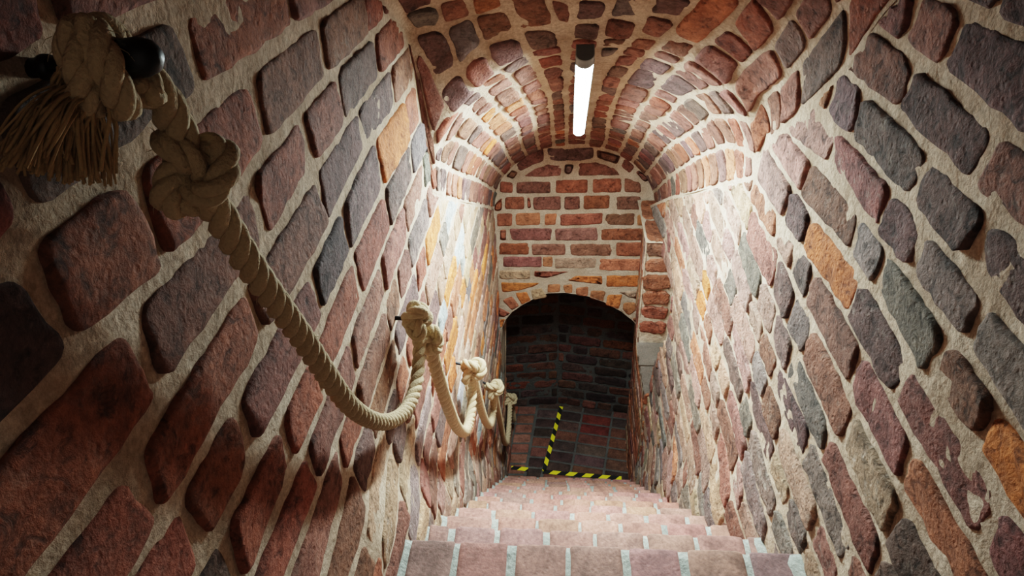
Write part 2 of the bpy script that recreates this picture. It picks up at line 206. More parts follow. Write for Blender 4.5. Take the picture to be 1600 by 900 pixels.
def poly_brick(mb, S, pts, col, mi=1, h0=0., rough=.004, edge=.003, depth=.011):
    sd = random.uniform(0, 100)
    n = len(pts); per = sum(math.dist(pts[i], pts[(i + 1) % n]) for i in range(n))
    out = []
    for i in range(n):
        a, b = pts[i], pts[(i + 1) % n]; k = max(2, int(math.dist(a, b) / .012))
        for j in range(k): out.append((a[0] + (b[0] - a[0]) * j / k, a[1] + (b[1] - a[1]) * j / k))
    for _ in range(1): out = [((out[i - 1][0] + 2 * out[i][0] + out[(i + 1) % len(out)][0]) / 4, (out[i - 1][1] + 2 * out[i][1] + out[(i + 1) % len(out)][1]) / 4) for i in range(len(out))]
    cx = sum(p[0] for p in out) / len(out); cy = sum(p[1] for p in out) / len(out)
    rad = min(math.dist(p, (cx, cy)) for p in out)
    ks = [1.03, 1, 1 - min(.3, .007 / rad), .72, .45, .2]
    hs = [-depth, -.004, 0, 0, 0, 0]
    V_ = []; F = []; m = len(out)
    for k, hh in zip(ks, hs):
        for q in out:
            x, y = cx + (q[0] - cx) * k, cy + (q[1] - cy) * k
            p, nn = S(x, y)
            x += edge * nz(p, 30, sd); y += edge * nz(p, 30, sd + 5); p, nn = S(x, y)
            V_.append(p + nn * (hh + (h0 + rough * fbm(p, 26, 4, sd)) * (1 if hh == 0 else .5)))
    p, nn = S(cx, cy); V_.append(p + nn * (h0 + rough * fbm(p, 26, 4, sd)))
    for r in range(len(ks) - 1):
        for i in range(m): F.append((r * m + i, r * m + (i + 1) % m, (r + 1) * m + (i + 1) % m, (r + 1) * m + i))
    for i in range(m): F.append(((len(ks) - 1) * m + i, (len(ks) - 1) * m + (i + 1) % m, len(V_) - 1))
    mb.add(V_, F, mi, col)
def grid(mb, S, s0, s1, t0f, t1f, ns, ntn, mi=0, amp=.004, sc=22, base=0.):
    V_ = []; F = []
    for i in range(ns + 1):
        s = s0 + (s1 - s0) * i / ns; a, b = t0f(s), t1f(s)
        for j in range(ntn + 1):
            p, n = S(s, a + (b - a) * j / ntn)
            V_.append(p + n * (base + amp * (.55 * fbm(p, sc, 3, 3.3) + .5 * nz(p, 5, 8.))))
    for i in range(ns):
        for j in range(ntn):
            q = i * (ntn + 1) + j
            F.append((q, q + 1, q + ntn + 2, q + ntn + 1))
    mb.add(V_, F, mi)

# ------------------------------------------------------------------ shape of the passage
BL = [(-1.2, 1.05), (.5, .62), (1.0, .18), (1.57, -.309), (1.77, -.43), (1.835, -.58), (1.87, -.80), (1.9, -.94), (2.4, -1.226), (3.545, -1.854), (3.7, -1.93)]
BR = [(-1.2, 1.05), (.5, .42), (1.0, -.03), (1.317, -.309), (1.39, -.411), (1.5, -.506), (1.656, -.64), (1.8, -.75), (1.84, -.86), (2.25, -1.084), (3.1, -1.56), (3.7, -1.94)]
CR = [(-1.2, 1.35), (.5, .85), (1.0, .35), (1.5, -.13), (1.85, -.46), (2.4, -.80), (3.65, -1.505), (3.7, -1.53)]
def stair_z(Y): return max(ZL, min(-1.215, Z0 - (Y - Y0) * RISE / RUN))
def SL(Y, z):
    h = z - stair_z(Y)
    x = -A + .032 * sm(1 - h / .3) + .010 * nz((0, Y, z), 1.7, 4)
    return V((x, Y, z)), V((1, 0, 0))
YE = [(-4.2, 3.3), (-3.0, 3.22), (-2.75, 3.1), (-2.55, 3.0), (-2.38, 2.90), (-2.2, 2.80), (-1.93, 2.80), (-1.90, 3.8), (2, 3.8)]
def yend(z): return lerp(YE, z) + .02 * nz((0, 0, z), 9, 2)
def SR(Y, z):
    h = z - stair_z(Y)
    x = B_ - .034 * sm(1 - h / .35) * sm((Y - 1.1) / .5) + .012 * nz((0, Y, z), 1.7, 9) - .05 * sm((Y - 2.9) / .7) * sm((z + 2.05) / .15)
    return V((x, Y, z)), V((-1, 0, 0))
def SV0(Y, ph):
    r = math.radians(ph); x, z = -math.cos(r), math.sin(r)
    bl, br = lerp(BL, Y), lerp(BR, Y)
    X = XC + x * ((XC + A) if x < 0 else (B_ - XC))
    w = sm((x + .5)); bb = bl if x < 0 else br
    return V((X, Y, bb + (lerp(CR, Y) - bb) * z))
def SV(Y, ph):
    p = SV0(Y, ph)
    a = SV0(Y + .04, ph) - SV0(Y - .04, ph); b = SV0(Y, min(180, ph + 3)) - SV0(Y, max(0, ph - 3))
    n = a.cross(b)
    if n.dot(V((XC, Y, p.z - .3)) - p) < 0: n = -n
    return p, n.normalized()

# ------------------------------------------------------------------ side walls
def near_seed(seeds, Y, z, hl, hh):
    for s in seeds:
        if abs(s[0] - Y) < hl and abs(s[1] - z) < hh: return s[2]
def side_wall(name, S, J, H, seeds, bnd, zs_mean, dz, kmin, kmax, ymax, palette, bmat, rough, wob, round_):
    mb = MB()
    def jz(k):
        pts = J.get(str(k))
        base = zs_mean(k)
        def f(Y):
            w = .006 * nz((Y, k, 0), 3.1, k * 3.) + .004 * nz((Y, k, 0), 11, k)
            if not pts: return base + w
            ps = sorted(pts); av = sum(p[1] for p in ps) / len(ps)
            if Y < ps[0][0]: z = ps[0][1] + (base - ps[0][1]) * sm((ps[0][0] - Y) / .4)
            elif Y > ps[-1][0]: z = ps[-1][1] + (base - ps[-1][1]) * sm((Y - ps[-1][0]) / .5)
            else: z = lerp(ps, Y)
            return base + max(-.03, min(.03, z - base)) + .4 * w
        return f
    fs = {k: jz(k) for k in range(kmin, kmax + 2)}
    for k in range(kmin, kmax + 1):
        hs = sorted(H.get(str(k), []))
        if not hs: hs = [1.0 + random.uniform(0, .4)]
        full = [hs[0]]
        for y in hs[1:]:
            g = y - full[-1]
            if g > .36:
                n = 2 if g < .62 else max(2, round(g / .25))
                y0 = full[-1]
                for i in range(1, n): full.append(y0 + g * i / n + random.uniform(-.03, .03))
            full.append(y)
        while full[0] > -1.0: full.insert(0, full[0] - random.choice((.28, .285, .27, .14)))
        while full[-1] < ymax: full.append(full[-1] + random.choice((.28, .27, .285, .14, .145)))
        for y0, y1 in zip(full, full[1:]):
            if y0 < -1.05 or y0 > ymax: continue
            ym = (y0 + y1) / 2; zm = (fs[k](ym) + fs[k + 1](ym)) / 2
            if zm < stair_z(ym) - .22: continue
            if zm - .05 > bnd(ym) + .15: continue
            kk = (1 if ym < 1.2 else .75) * (.8 if 'right' in name else 1)
            ins, int_ = random.uniform(.005, .009) * kk, random.uniform(.0055, .0095) * kk
            sl0, sl1 = random.uniform(-.008, .008), random.uniform(-.008, .008)
            a, b = y0 + ins, min(y1 - ins, ymax)
            if 'right' in name:
                b = min(b, yend(zm) + random.uniform(-.02, .03))
            if b - a < .03: continue
            def cl(Y, z): return z
            if min(bnd(a), bnd(b)) < zm - .13 and bnd(ym) < zm - .02 and max(bnd(a), bnd(b)) < zm - .02: continue
            c = [(a + sl0, cl(a, fs[k + 1](a) + int_)), (b + sl1, cl(b, fs[k + 1](b) + int_)), (b - sl1, cl(b, fs[k](b) - int_)), (a - sl0, cl(a, fs[k](a) - int_))]
            sdn = near_seed(seeds, ym, zm, (y1 - y0) / 2, .052)
            col = jit(PAL[sdn], .08, .25) if sdn else palette(ym, zm)
            quad_brick(mb, S, c, col, 1, random.uniform(-.0035, .0025), rough, wob, round_, depth=.013, clip=lambda Y: bnd(min(Y, 3.7)) - .004)
    return mb
lz = lambda k: -(.14 + .1075 * (k - 1)) if k >= 1 else -(.14 + .1075 * (k - 1))
rz = lambda k: -(.231 + .1005 * (k - 1))
def palL(Y, z):
    if Y > .95 and z - stair_z(Y) < random.uniform(.12, .34): return colour(dict(grey=4, tan=3, pink=2, redbrown=1.5), .15, 1.7)
    if Y < 1.0: return colour(dict(red=5, brown=4, purple=2, dark=.6, redbrown=2), .2, .25)
    if Y < 1.75: return colour(dict(red=3, brown=4, purple=3, redbrown=3, grey=.4), .2, .6)
    return colour(dict(tan=4, pink=3, bright=3, orange=1.2, redbrown=2, grey=1, paleblue=1, slate=.5), .2, .8)
def palR(Y, z):
    if Y > .8 and z - stair_z(Y) < random.uniform(.12, .36): return colour(dict(grey=4, tan=2, pink=2, redbrown=2), .15, 1.7)
    if Y < 1.5: return colour(dict(purple=5, redbrown=3, slate=1, grey=2, brown=3), .2, .8)
    return colour(dict(pink=4, redbrown=3, grey=2.5, tan=3, slate=.6, bright=1.3, purple=.8), .2, 1.0)
bl = lambda Y: lerp(BL, Y); br = lambda Y: lerp(BR, Y)
mb = side_wall('wall_left', SL, D['LJ'], D['LH'], D['LS'], bl, lz, .1075, -9, 38, 3.9, palL, None, .0035, .0032, .2)
grid(mb, SL, -1.05, 3.92, lambda Y: stair_z(Y) - .3, lambda Y: bl(min(Y, 3.7)) + .01, 400, 140, 0, .0042, 24, -.006)
structure(mb.build('wall_left', [M['mortar'], M['brick']]))
mb = side_wall('wall_right', SR, D['RJ'], D['RH'], D['RS'], br, rz, .1005, -9, 40, 3.66, palR, None, .0055, .0042, .3)
def SRm(Y, z):
    p, n = SR(Y, z); d = Y - yend(z)
    p.x += .16 * sm((d - .005) / .05) + .2 * sm((Y - 3.2) / .1) * sm((-1.9 - z) / .04); return p, n
grid(mb, SRm, -1.05, 3.68, lambda Y: stair_z(Y) - .3, lambda Y: br(Y) + .01, 400, 140, 0, .0050, 24, -.0065)
structure(mb.build('wall_right', [M['mortar'], M['brick_rough']]))

# ------------------------------------------------------------------ vault
VT = [[(-1.2, 0), (4, 0)],
 [(1.8, 1), (1.85, 4), (1.91, 13), (2.29, 15), (2.85, 17), (3.65, 16)],
 [(1.5, 3), (1.78, 4), (1.84, 9), (1.87, 16), (2.06, 28), (2.47, 31), (3, 31.7), (3.65, 31)],
 [(1.5, 13), (1.62, 14), (1.78, 14), (1.82, 17), (1.86, 25), (1.9, 38), (2.16, 41), (2.72, 45), (3.28, 43), (3.65, 43)],
 [(1.5, 36), (1.65, 37), (1.75, 36), (1.8, 36), (1.85, 40), (1.89, 47), (2.2, 52), (2.63, 57), (3.17, 55), (3.65, 55)],
 [(1.5, 51), (1.66, 50), (1.8, 50), (1.84, 52.5), (1.97, 60), (2.23, 63.5), (2.55, 66.5), (3.29, 65), (3.65, 65)],
 [(1.5, 61), (1.67, 61), (1.73, 61), (1.81, 65), (1.87, 68), (2.09, 72), (2.39, 75), (3.33, 75.5)],
 [(1.5, 72), (1.67, 73), (1.74, 75), (1.84, 79), (2, 81.5), (2.43, 82), (3.33, 84)],
 [(1.5, 84.5), (1.67, 84), (1.8, 83.3), (1.95, 82.2), (2.0, 81.8), (2.43, 82.3), (3.65, 84.3)],
 [(1.5, 97), (1.67, 96), (1.8, 92.8), (1.86, 92), (2.74, 94.3), (3.38, 97), (3.65, 98)],
 [(1.5, 108), (1.66, 107), (1.74, 105.4), (1.82, 103), (1.94, 100.5), (2.04, 98), (2.23, 95.5), (2.74, 94.8), (3.65, 98.4)],
 [(1.5, 121), (1.62, 120.5), (1.75, 116.6), (1.83, 111.5), (2.08, 106), (2.23, 104), (2.68, 104), (3.43, 109)],
 [(1.5, 133), (1.64, 132.5), (1.75, 128.7), (1.86, 121.5), (2.1, 118), (2.45, 116), (3.05, 118.5), (3.42, 121)],
 [(1.5, 146.5), (1.66, 146.2), (1.8, 142), (1.95, 135), (2.14, 129.4), (2.79, 127), (3.22, 131), (3.65, 133)],
 [(1.5, 160), (1.7, 160), (1.8, 157), (1.95, 150), (2.09, 144.5), (2.5, 143.3), (2.79, 142), (3.3, 146), (3.65, 148)],
 [(1.5, 178.5), (1.78, 177), (1.9, 168), (2.1, 160), (2.47, 157.9), (3.21, 162), (3.65, 165)],
 [(-1.2, 180), (4, 180)]]
VSEED = [[(2.2, 46), 'orange'], [(2.62, 36), 'orange'], [(1.93, 36), 'slate'], [(1.82, 88), 'purple'], [(2.0, 135), 'bright'], [(2.5, 46), 'bright'], [(2.5, 150), 'bright'], [(1.75, 30), 'slate'], [(1.72, 100), 'slate']]
mb = MB()
def vline(k):
    def f(Y): return lerp(VT[k], Y) + (.5 * nz((Y, k, 0), 8, k * 2.) if 0 < k < len(VT) - 1 else 0)
    return f
fv = [vline(k) for k in range(len(VT))]
for k in range(len(VT) - 1):
    y = -1.1 + random.uniform(0, .2); flip = k % 2
    while y < 3.66:
        ds = (.22 if random.random() < .4 else .125) if y < 1.9 else random.choice((.115, .12, .125, .11, .2))
        y1 = y + ds * .86
        if 1.66 < y < 1.95: y1 = y + .075
        if y1 > 3.58: y1 = 3.68
        ym = (y + y1) / 2
        ln = (SV0(y1, 90) - SV0(y, 90)).length / (y1 - y)
        i_s = random.uniform(.004, .008) / ln
        if y > 2.0: i_s *= .75
        def it(Y): return 57.3 * random.uniform(.006, .0085) / .46
        sl = random.uniform(-.01, .01)
        a, b = y + i_s, y1 - i_s
        t = [fv[k](a) + it(a), fv[k](b) + it(b), fv[k + 1](b) - it(b), fv[k + 1](a) - it(a)]
        if max(t[3] - t[0], t[2] - t[1]) > 2.2:
            for i, j in ((0, 3), (1, 2)):
                if t[j] - t[i] < .6: t[j] = t[i] + .6
            col = None
            for s in VSEED:
                if a < s[0][0] < b and (t[0] + t[1]) / 2 < s[0][1] < (t[2] + t[3]) / 2: col = jit(PAL[s[1]], .05, .15)
            if col is None: col = colour(dict(red=2, redbrown=5, brown=4, purple=2.5, bright=1.2, slate=.4), .2, .3)
            quad_brick(mb, SV, [(a + sl, t[0]), (b + sl, t[1]), (b - sl, t[2]), (a - sl, t[3])], col, 1, random.uniform(-.003, .002), .0038, .0032, .22, minh=.032)
        y = y1
grid(mb, SV, -1.1, 3.69, lambda Y: 0, lambda Y: 180, 300, 110, 0, .0038, 24, -.0055)
structure(mb.build('ceiling', [M['mortar'], M['brick']]))

# ------------------------------------------------------------------ end wall with the low arch
YW = 3.65
AR = [tuple(p) for p in D['ARCH']]
AR = [(-.41, -4.1), (-.3999, -2.9)] + AR + [(.5599, -2.9), (.57, -4.1)]
def arch(x):
    if x <= AR[2][0] : return lerp([(-.41, -4.1), (-.3985, -4.1), (AR[2][0], AR[2][1])], x)
    if x >= AR[-3][0]: return lerp([(AR[-3][0], AR[-3][1]), (.562, -4.1), (.57, -4.1)], x)
    return lerp(AR[2:-2], x)
def SE(x, z): return V((x, YW, z)), V((0, -1, 0))
mb = MB()
for i, poly in enumerate(D['EW']):
    xs = [p[0] for p in poly]; zs = [p[1] for p in poly]; zc = sum(zs) / len(zs)
    if i < 8 or i == 13: col = colour(dict(brown=3, purple=2, redbrown=2), .12, .15)
    elif i < 21: col = colour(dict(red=4, redbrown=2, brown=2), .15, .15)
    elif i < D['NE5'] + 5: col = colour(dict(red=4, bright=2, brown=2, redbrown=2), .15, .2)
    else: col = colour(dict(bright=4, orange=1, tan=1.3, red=1), .15, .25)
    if i == 14 + D['NE5'] - 14: pass
    pts = [tuple(p) for p in poly]
    # face outwards: keep a consistent winding
    ar = sum(pts[j][0] * pts[(j + 1) % len(pts)][1] - pts[(j + 1) % len(pts)][0] * pts[j][1] for j in range(len(pts)))
    if ar < 0: pts.reverse()
    poly_brick(mb, SE, pts, col, 1, random.uniform(-.001, .005), .0035, .003)
# infill bricks at the flanks of the wall
nx = 70; xs = [-.62 + 1.42 * i / nx for i in range(nx + 1)]
grid(mb, SE, -.62, .80, lambda x: arch(x) if -.41 < x < .57 else -4.1, lambda x: -1.2, 140, 90, 0, .004, 24, -.004)
def SS(x, y):   # soffit and jambs of the opening
    return V((x, y, arch(x))), V((0, 0, -1))
grid(mb, SS, -.4, .562, lambda x: YW - .002, lambda x: YW + .27, 160, 8, 0, .003, 24, -.004)
pts = AR[2:-2]
for i in range(11):   # soffit bricks running through the wall
    x0, x1 = -.375 + .92 * i / 11 + .008, -.375 + .92 * (i + 1) / 11 - .008
    for y0 in (YW + .004, YW + .14):
        quad_brick(mb, SS, [(x0, y0), (x1, y0), (x1, y0 + .12), (x0, y0 + .12)], colour(dict(red=3, brown=2, bright=1), .15, .2), 1, 0, .003, .003)
grid(mb, lambda x, z: (V((x, YW + .268, z)), V((0, 1, 0))), -1.25, 1.35, lambda x: arch(x) if -.41 < x < .57 else -4.1, lambda x: -1.3, 100, 20, 0, .004)
structure(mb.build('wall_end', [M['mortar'], M['brick']]))

# ------------------------------------------------------------------ pier of the right-hand niche
mb = MB()
PY = 3.16
def SPf(x, z): return V((x, PY, z)), V((0, -1, 0))
def xl(z): return .462 + .078 * sm((-2.5 - z) / .6)
def SPs(y, z): return V((xl(z) + (y - PY) * (.09 - .075 * sm((-2.5 - z) / .6)), y, z)), V((-1, 0, 0))
z = -1.85; i = 0
while z > -4.1:
    hgt = .092 if z > -2.55 else .10
    plast = -2.98 < z - .05 < -2.52
    if not plast:
        w = .46 + .02 * (i % 2)
        quad_brick(mb, SPf, [(xl(z) + .008, z - hgt), (xl(z) + .16, z - hgt), (xl(z) + .16, z), (xl(z) + .008, z)], colour(dict(red=3, bright=2, brown=1, redbrown=2), .15, .3), 1, .004, .008, .008, .3)
        quad_brick(mb, SPf, [(xl(z) + .172, z - hgt), (.78, z - hgt), (.78, z), (xl(z) + .172, z)], colour(dict(red=3, bright=2, brown=1), .15, .3), 1, .004, .006, .006, .3)
    yy = PY + .006 - (.0 if i % 2 else .12)
    while yy < YW + .26:
        y2 = min(yy + .25, YW + .26)
        if y2 - max(yy, PY + .006) > .03: quad_brick(mb, SPs, [(max(yy, PY + .006), z - hgt), (y2 - .012, z - hgt), (y2 - .012, z), (max(yy, PY + .006), z)], colour(dict(red=2, bright=2, tan=2, pink=2, redbrown=1), .15, .5), 1, .002, .004, .004, .25)
        yy = y2
    z -= hgt + .014; i += 1
grid(mb, lambda x, z: SPf(max(x, xl(z)), z), .462, .78, lambda x: -4.1, lambda x: -1.85, 30, 110, 0, .005, 22, -.006)
grid(mb, SPs, PY, YW + .27, lambda y: -4.1, lambda y: -1.85, 40, 110, 0, .005, 22, -.006)
grid(mb, lambda x, y: (V((x, y, -1.852)), V((0, 0, 1))), .46, .80, lambda x: PY - .01, lambda x: YW + .02, 16, 24, 0, .004)
# rendered panel and slab below the quoins
grid(mb, lambda x, z: SPf(max(x, xl(z) + .004), z), .462, .78, lambda x: -2.705, lambda x: -2.53, 24, 16, 2, .002, 22, .005)
grid(mb, lambda x, z: SPf(max(x, xl(z) + .006), z), .462, .78, lambda x: -2.985, lambda x: -2.715, 24, 20, 2, .002, 22, .002)
for y0, y1 in ((PY + .008, 3.40), (3.412, YW - .01)):
    quad_brick(mb, lambda x, y: (V((x, y, -1.848)), V((0, 0, 1))), [(.47, y0), (.585, y0), (.585, y1), (.47, y1)], colour(dict(red=2, brown=2, bright=1), .15, .3), 1, .003, .004, .004, .25)
structure(mb.build('wall_pier', [M['mortar'], M['brick_rough'], M['plaster']]))

# ------------------------------------------------------------------ landing room
def plane_wall(name, P0, U, ln, z0, z1, Nn, pal, mats, seed):
    mb = MB(); random.seed(seed)
    U = V(U).normalized(); Nn = V(Nn)
    S = lambda s, t: (V(P0) + U * s + V((0, 0, t)), Nn)
    z = z0 + .004; k = 0
    while z < z1:
        s = -random.uniform(0, .25)
        while s < ln:
            w = random.choice((.27, .265, .13, .26))
            a, b = max(s, .004), min(s + w - .013, ln - .004)
            if b - a > .03: quad_brick(mb, S, [(a, z), (b, z + random.uniform(-.003, .003)), (b, z + .082), (a, z + .082 + random.uniform(-.003, .003))], pal(z), 1, random.uniform(-.004, .005), .005, .005, .25)
            s += w
        z += .096; k += 1
    grid(mb, S, 0, ln, lambda s: z0 - .02, lambda s: z1, int(ln / .02), int((z1 - z0) / .025), 0, .004, 22, -.005)
    return structure(mb.build(name, mats))
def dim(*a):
    c = colour(*a); return (c[0] * .62, c[1] * .62, c[2] * .62, c[3] * .3)  # back-room shade put into the brick colour; also used for dark floor bricks
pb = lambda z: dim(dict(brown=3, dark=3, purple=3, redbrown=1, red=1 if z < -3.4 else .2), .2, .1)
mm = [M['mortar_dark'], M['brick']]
TA = (.0, 4.235)
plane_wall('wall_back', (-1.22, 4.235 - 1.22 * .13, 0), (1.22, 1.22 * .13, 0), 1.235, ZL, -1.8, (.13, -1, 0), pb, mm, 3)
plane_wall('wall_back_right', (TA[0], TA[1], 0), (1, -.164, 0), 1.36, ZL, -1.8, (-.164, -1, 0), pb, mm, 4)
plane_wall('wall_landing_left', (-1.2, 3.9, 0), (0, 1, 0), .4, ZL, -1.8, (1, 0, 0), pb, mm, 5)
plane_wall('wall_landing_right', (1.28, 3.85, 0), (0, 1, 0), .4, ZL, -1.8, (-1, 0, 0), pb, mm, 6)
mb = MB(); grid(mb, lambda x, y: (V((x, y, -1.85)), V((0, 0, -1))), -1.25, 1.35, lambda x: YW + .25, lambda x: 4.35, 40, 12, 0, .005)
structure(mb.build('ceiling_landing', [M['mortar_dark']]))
random.seed(21)
mb = MB()
def SF(x, y): return V((x, y, ZL)), V((0, 0, 1))
g = math.radians(-9.3); ux, uy = (math.cos(g), math.sin(g)), (-math.sin(g), math.cos(g))
org = (-.098, 3.50)
def G(a, b): return (org[0] + ux[0] * a + uy[0] * b, org[1] + ux[1] * a + uy[1] * b)
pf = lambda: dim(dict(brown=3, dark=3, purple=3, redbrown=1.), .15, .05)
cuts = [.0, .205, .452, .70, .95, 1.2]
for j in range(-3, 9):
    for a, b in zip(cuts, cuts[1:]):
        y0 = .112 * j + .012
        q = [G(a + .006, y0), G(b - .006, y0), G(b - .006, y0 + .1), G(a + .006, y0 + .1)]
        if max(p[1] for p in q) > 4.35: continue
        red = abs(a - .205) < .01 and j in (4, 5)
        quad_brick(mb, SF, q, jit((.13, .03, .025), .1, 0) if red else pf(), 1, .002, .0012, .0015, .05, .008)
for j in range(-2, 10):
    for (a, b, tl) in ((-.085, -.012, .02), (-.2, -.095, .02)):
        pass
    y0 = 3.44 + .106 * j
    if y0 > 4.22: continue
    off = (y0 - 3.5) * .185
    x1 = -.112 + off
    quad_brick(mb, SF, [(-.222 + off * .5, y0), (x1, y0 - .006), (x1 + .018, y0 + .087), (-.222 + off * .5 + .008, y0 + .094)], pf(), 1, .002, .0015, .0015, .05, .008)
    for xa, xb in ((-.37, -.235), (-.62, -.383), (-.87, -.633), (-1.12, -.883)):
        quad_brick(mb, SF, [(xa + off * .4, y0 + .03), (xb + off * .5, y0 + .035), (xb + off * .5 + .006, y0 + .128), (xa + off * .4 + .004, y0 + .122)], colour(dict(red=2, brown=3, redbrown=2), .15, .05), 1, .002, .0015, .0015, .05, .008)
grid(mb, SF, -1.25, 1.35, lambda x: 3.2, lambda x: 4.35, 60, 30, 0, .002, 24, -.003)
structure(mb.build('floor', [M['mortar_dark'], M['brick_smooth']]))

# upper landing behind the first step
mb = MB()
def SU(x, y): return V((x, y, -1.215)), V((0, 0, 1))
yy = Y0 - RUN - .105
while yy > -1.0:
    xx = -A + .02 - random.uniform(0, .1)
    while xx < B_:
        quad_brick(mb, SU, [(max(xx, -A + .02), yy - .24), (min(xx + .118, B_ - .01), yy - .24), (min(xx + .118, B_ - .01), yy), (max(xx, -A + .02), yy)], colour(dict(redbrown=3, brown=2, pink=1), .12, .2), 1, .002, .0015, .002, .06, .01)
        xx += .132
    yy -= .255
grid(mb, SU, -A - .03, B_ + .03, lambda x: -1.05, lambda x: Y0 - RUN - .1, 50, 60, 0, .002, 24, -.002)
structure(mb.build('floor_upper', [M['mortar_grey'], M['brick_smooth']]))

# ------------------------------------------------------------------ staircase
stair = empty('staircase', (.085, Y0, ZL))
tag(stair, 'steep flight of worn pink brick steps running down between the walls to the taped landing', 'staircase')
TJ = {0: [-.235, -.103, .030, .165, .300, .445]}
random.seed(31)
for k in range(13):
    mb = MB(); XR = .1 if k == 0 else 0
    zt = Z0 - RISE * k; yn = Y0 + RUN * k
    x0, x1 = -A + .0, B_ + .02
    yaw = math.radians(-.7)
    def ST(x, y): return V((x, y + (x - .085) * math.tan(yaw) * 0, zt)), V((0, 0, 1))
    js = TJ.get(k)
    if not js:
        st = -.235 + random.uniform(-.07, .07); js = []
        while st < x1 - .06: js.append(st); st += random.uniform(.127, .139)
    ed = [x0 - .01 + .045] + js + [x1 - (.0 if k == 0 else .02)]
    for a, b in zip(ed, ed[1:]):
        if b - a < .03: continue
        c = jit((.36, .175, .135) if random.random() > .12 else (.28, .145, .12), .09, .08)
        shade_k = (.70, .82, .92)[k] if k < 3 else 1.  # top treads coloured darker, standing in for the lamp's falloff
        c = (c[0] * shade_k * (.95 if k < 2 else 1), c[1] * shade_k, c[2] * shade_k * (1.12 if k < 2 else 1), c[3])
        d_ = .0058; s1_, s2_ = random.uniform(-.005, .005), random.uniform(-.005, .005)
        hh = random.uniform(-.002, .003)
        # tread face, nosing and riser of one brick on edge
        xs = [a + d_ + (b - a - 2 * d_) * t for t in (0, .04, .12, .3, .5, .7, .88, .96, 1)]
        prof = [(-RUN - .03 - XR, 0)] + [(-RUN - .03 + (RUN + .022) * t, 0) for t in (.2, .4, .6, .8, .92, 1)] + [(-.003, -.002), (0, -.007), (.001, -.02), (.001, -.07), (.0, -.112), (-.006, -.12)]
        V_ = []; F = []; sd = random.uniform(0, 99)
        for i, x in enumerate(xs):
            ed_ = min(i, len(xs) - 1 - i)
            dn = (-.008, -.0012, 0, 0, 0)[min(ed_, 4)]
            for (py, pz) in prof:
                sx = s1_ * (1 + py / RUN) if i < 4 else s2_ * (1 + py / RUN)
                p = V((x + sx, yn + py, zt + pz + hh))
                w = .0022 * fbm(p, 30, 3, sd)
                p.z += w + (dn if pz > -.015 else 0); p.y += w * .7 + (dn if pz <= -.002 else 0)
                V_.append(p)
        n = len(prof)
        for i in range(len(xs) - 1):
            for j in range(n - 1): F.append((i * n + j, (i + 1) * n + j, (i + 1) * n + j + 1, i * n + j + 1))
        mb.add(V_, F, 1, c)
        # lower riser course
        def SRi(x, z): return V((x, yn - .004, z)), V((0, 1, 0))
        quad_brick(mb, SRi, [(b - .007, zt - RISE), (a + .007, zt - RISE), (a + .007, zt - .132), (b - .007, zt - .132)], c, 1, .002, .002, .002, .06, .01)
    # mortar body: tread bed, riser, underside
    xs = [x0 + (x1 - x0 - .005) * i / 40 for i in range(41)]
    V_ = []; F = []
    prof = [(-RUN - .06 - XR, -.006), (-RUN * .7, -.005), (-RUN * .4, -.005), (-.03, -.005), (-.007, -.006), (-.005, -.012), (-.006, -.1), (-.006, -RISE - .02), (-.1, -RISE - .1), (-RUN - .06 - XR, -RISE - .1)]
    for x in xs:
        side = max(0, 1 - (x - x0) / .06) + max(0, 1 - (x1 - x) / .06)
        for (py, pz) in prof:
            p = V((x, yn + py, zt + pz)); w = .003 * fbm(p, 40, 3, k)
            if pz > -.02: p.z += w + .012 * sm(side * 1.3)
            V_.append(p)
    n = len(prof)
    for i in range(40):
        for j in range(n): F.append((i * n + j, (i + 1) * n + j, (i + 1) * n + (j + 1) % n, i * n + (j + 1) % n))
    mb.add(V_, F, 0)
    o = mb.build('stair_step', [M['mortar_grey'], M['brick_smooth']], None, True, (.085, yn, zt))
    o.parent = stair; o.location = V((.085, yn, zt)) - stair.location

# ------------------------------------------------------------------ hazard tape on the landing
def tape(p, q, label, w=.034):
    p, q = V(p), V(q); d = q - p; ln = d.length
    mb = MB(); n = 24
    for i in range(n + 1):
        x = ln * i / n
        for (y, z) in ((-w / 2, 0), (-w / 2, .0012), (w / 2, .0012), (w / 2, 0)): mb.v.append((x, y + .001 * noise.noise(V((x * 9, y, 3))), z)); mb.c.append((1, 1, 1, 1))
    for i in range(n):
        for j in range(3): mb.f.append((i * 4 + j, i * 4 + j + 1, i * 4 + j + 5, i * 4 + j + 4)); mb.m.append(0)
    mb.f += [(0, 1, 2, 3), (n * 4 + 3, n * 4 + 2, n * 4 + 1, n * 4)]; mb.m += [0, 0]
    o = mb.build('hazard_tape', M['hazard'], None, False)
    o.location = p + V((0, 0, .0045)); o.rotation_euler = (0, 0, math.atan2(d.y, d.x))
    tag(o, label, 'tape', 'yellow and black hazard tape on the landing')
T = D['TAPE']
tape(T[0][0], T[0][1], 'longest run of black and yellow hazard tape along the landing edge below the last step', .036)
tape(T[1][0], T[1][1], 'black and yellow hazard tape slanting back across the landing to the dark back wall', .032)
tape(T[2][0], T[2][1], 'shortest piece of black and yellow hazard tape at the landing\'s left corner', .036)

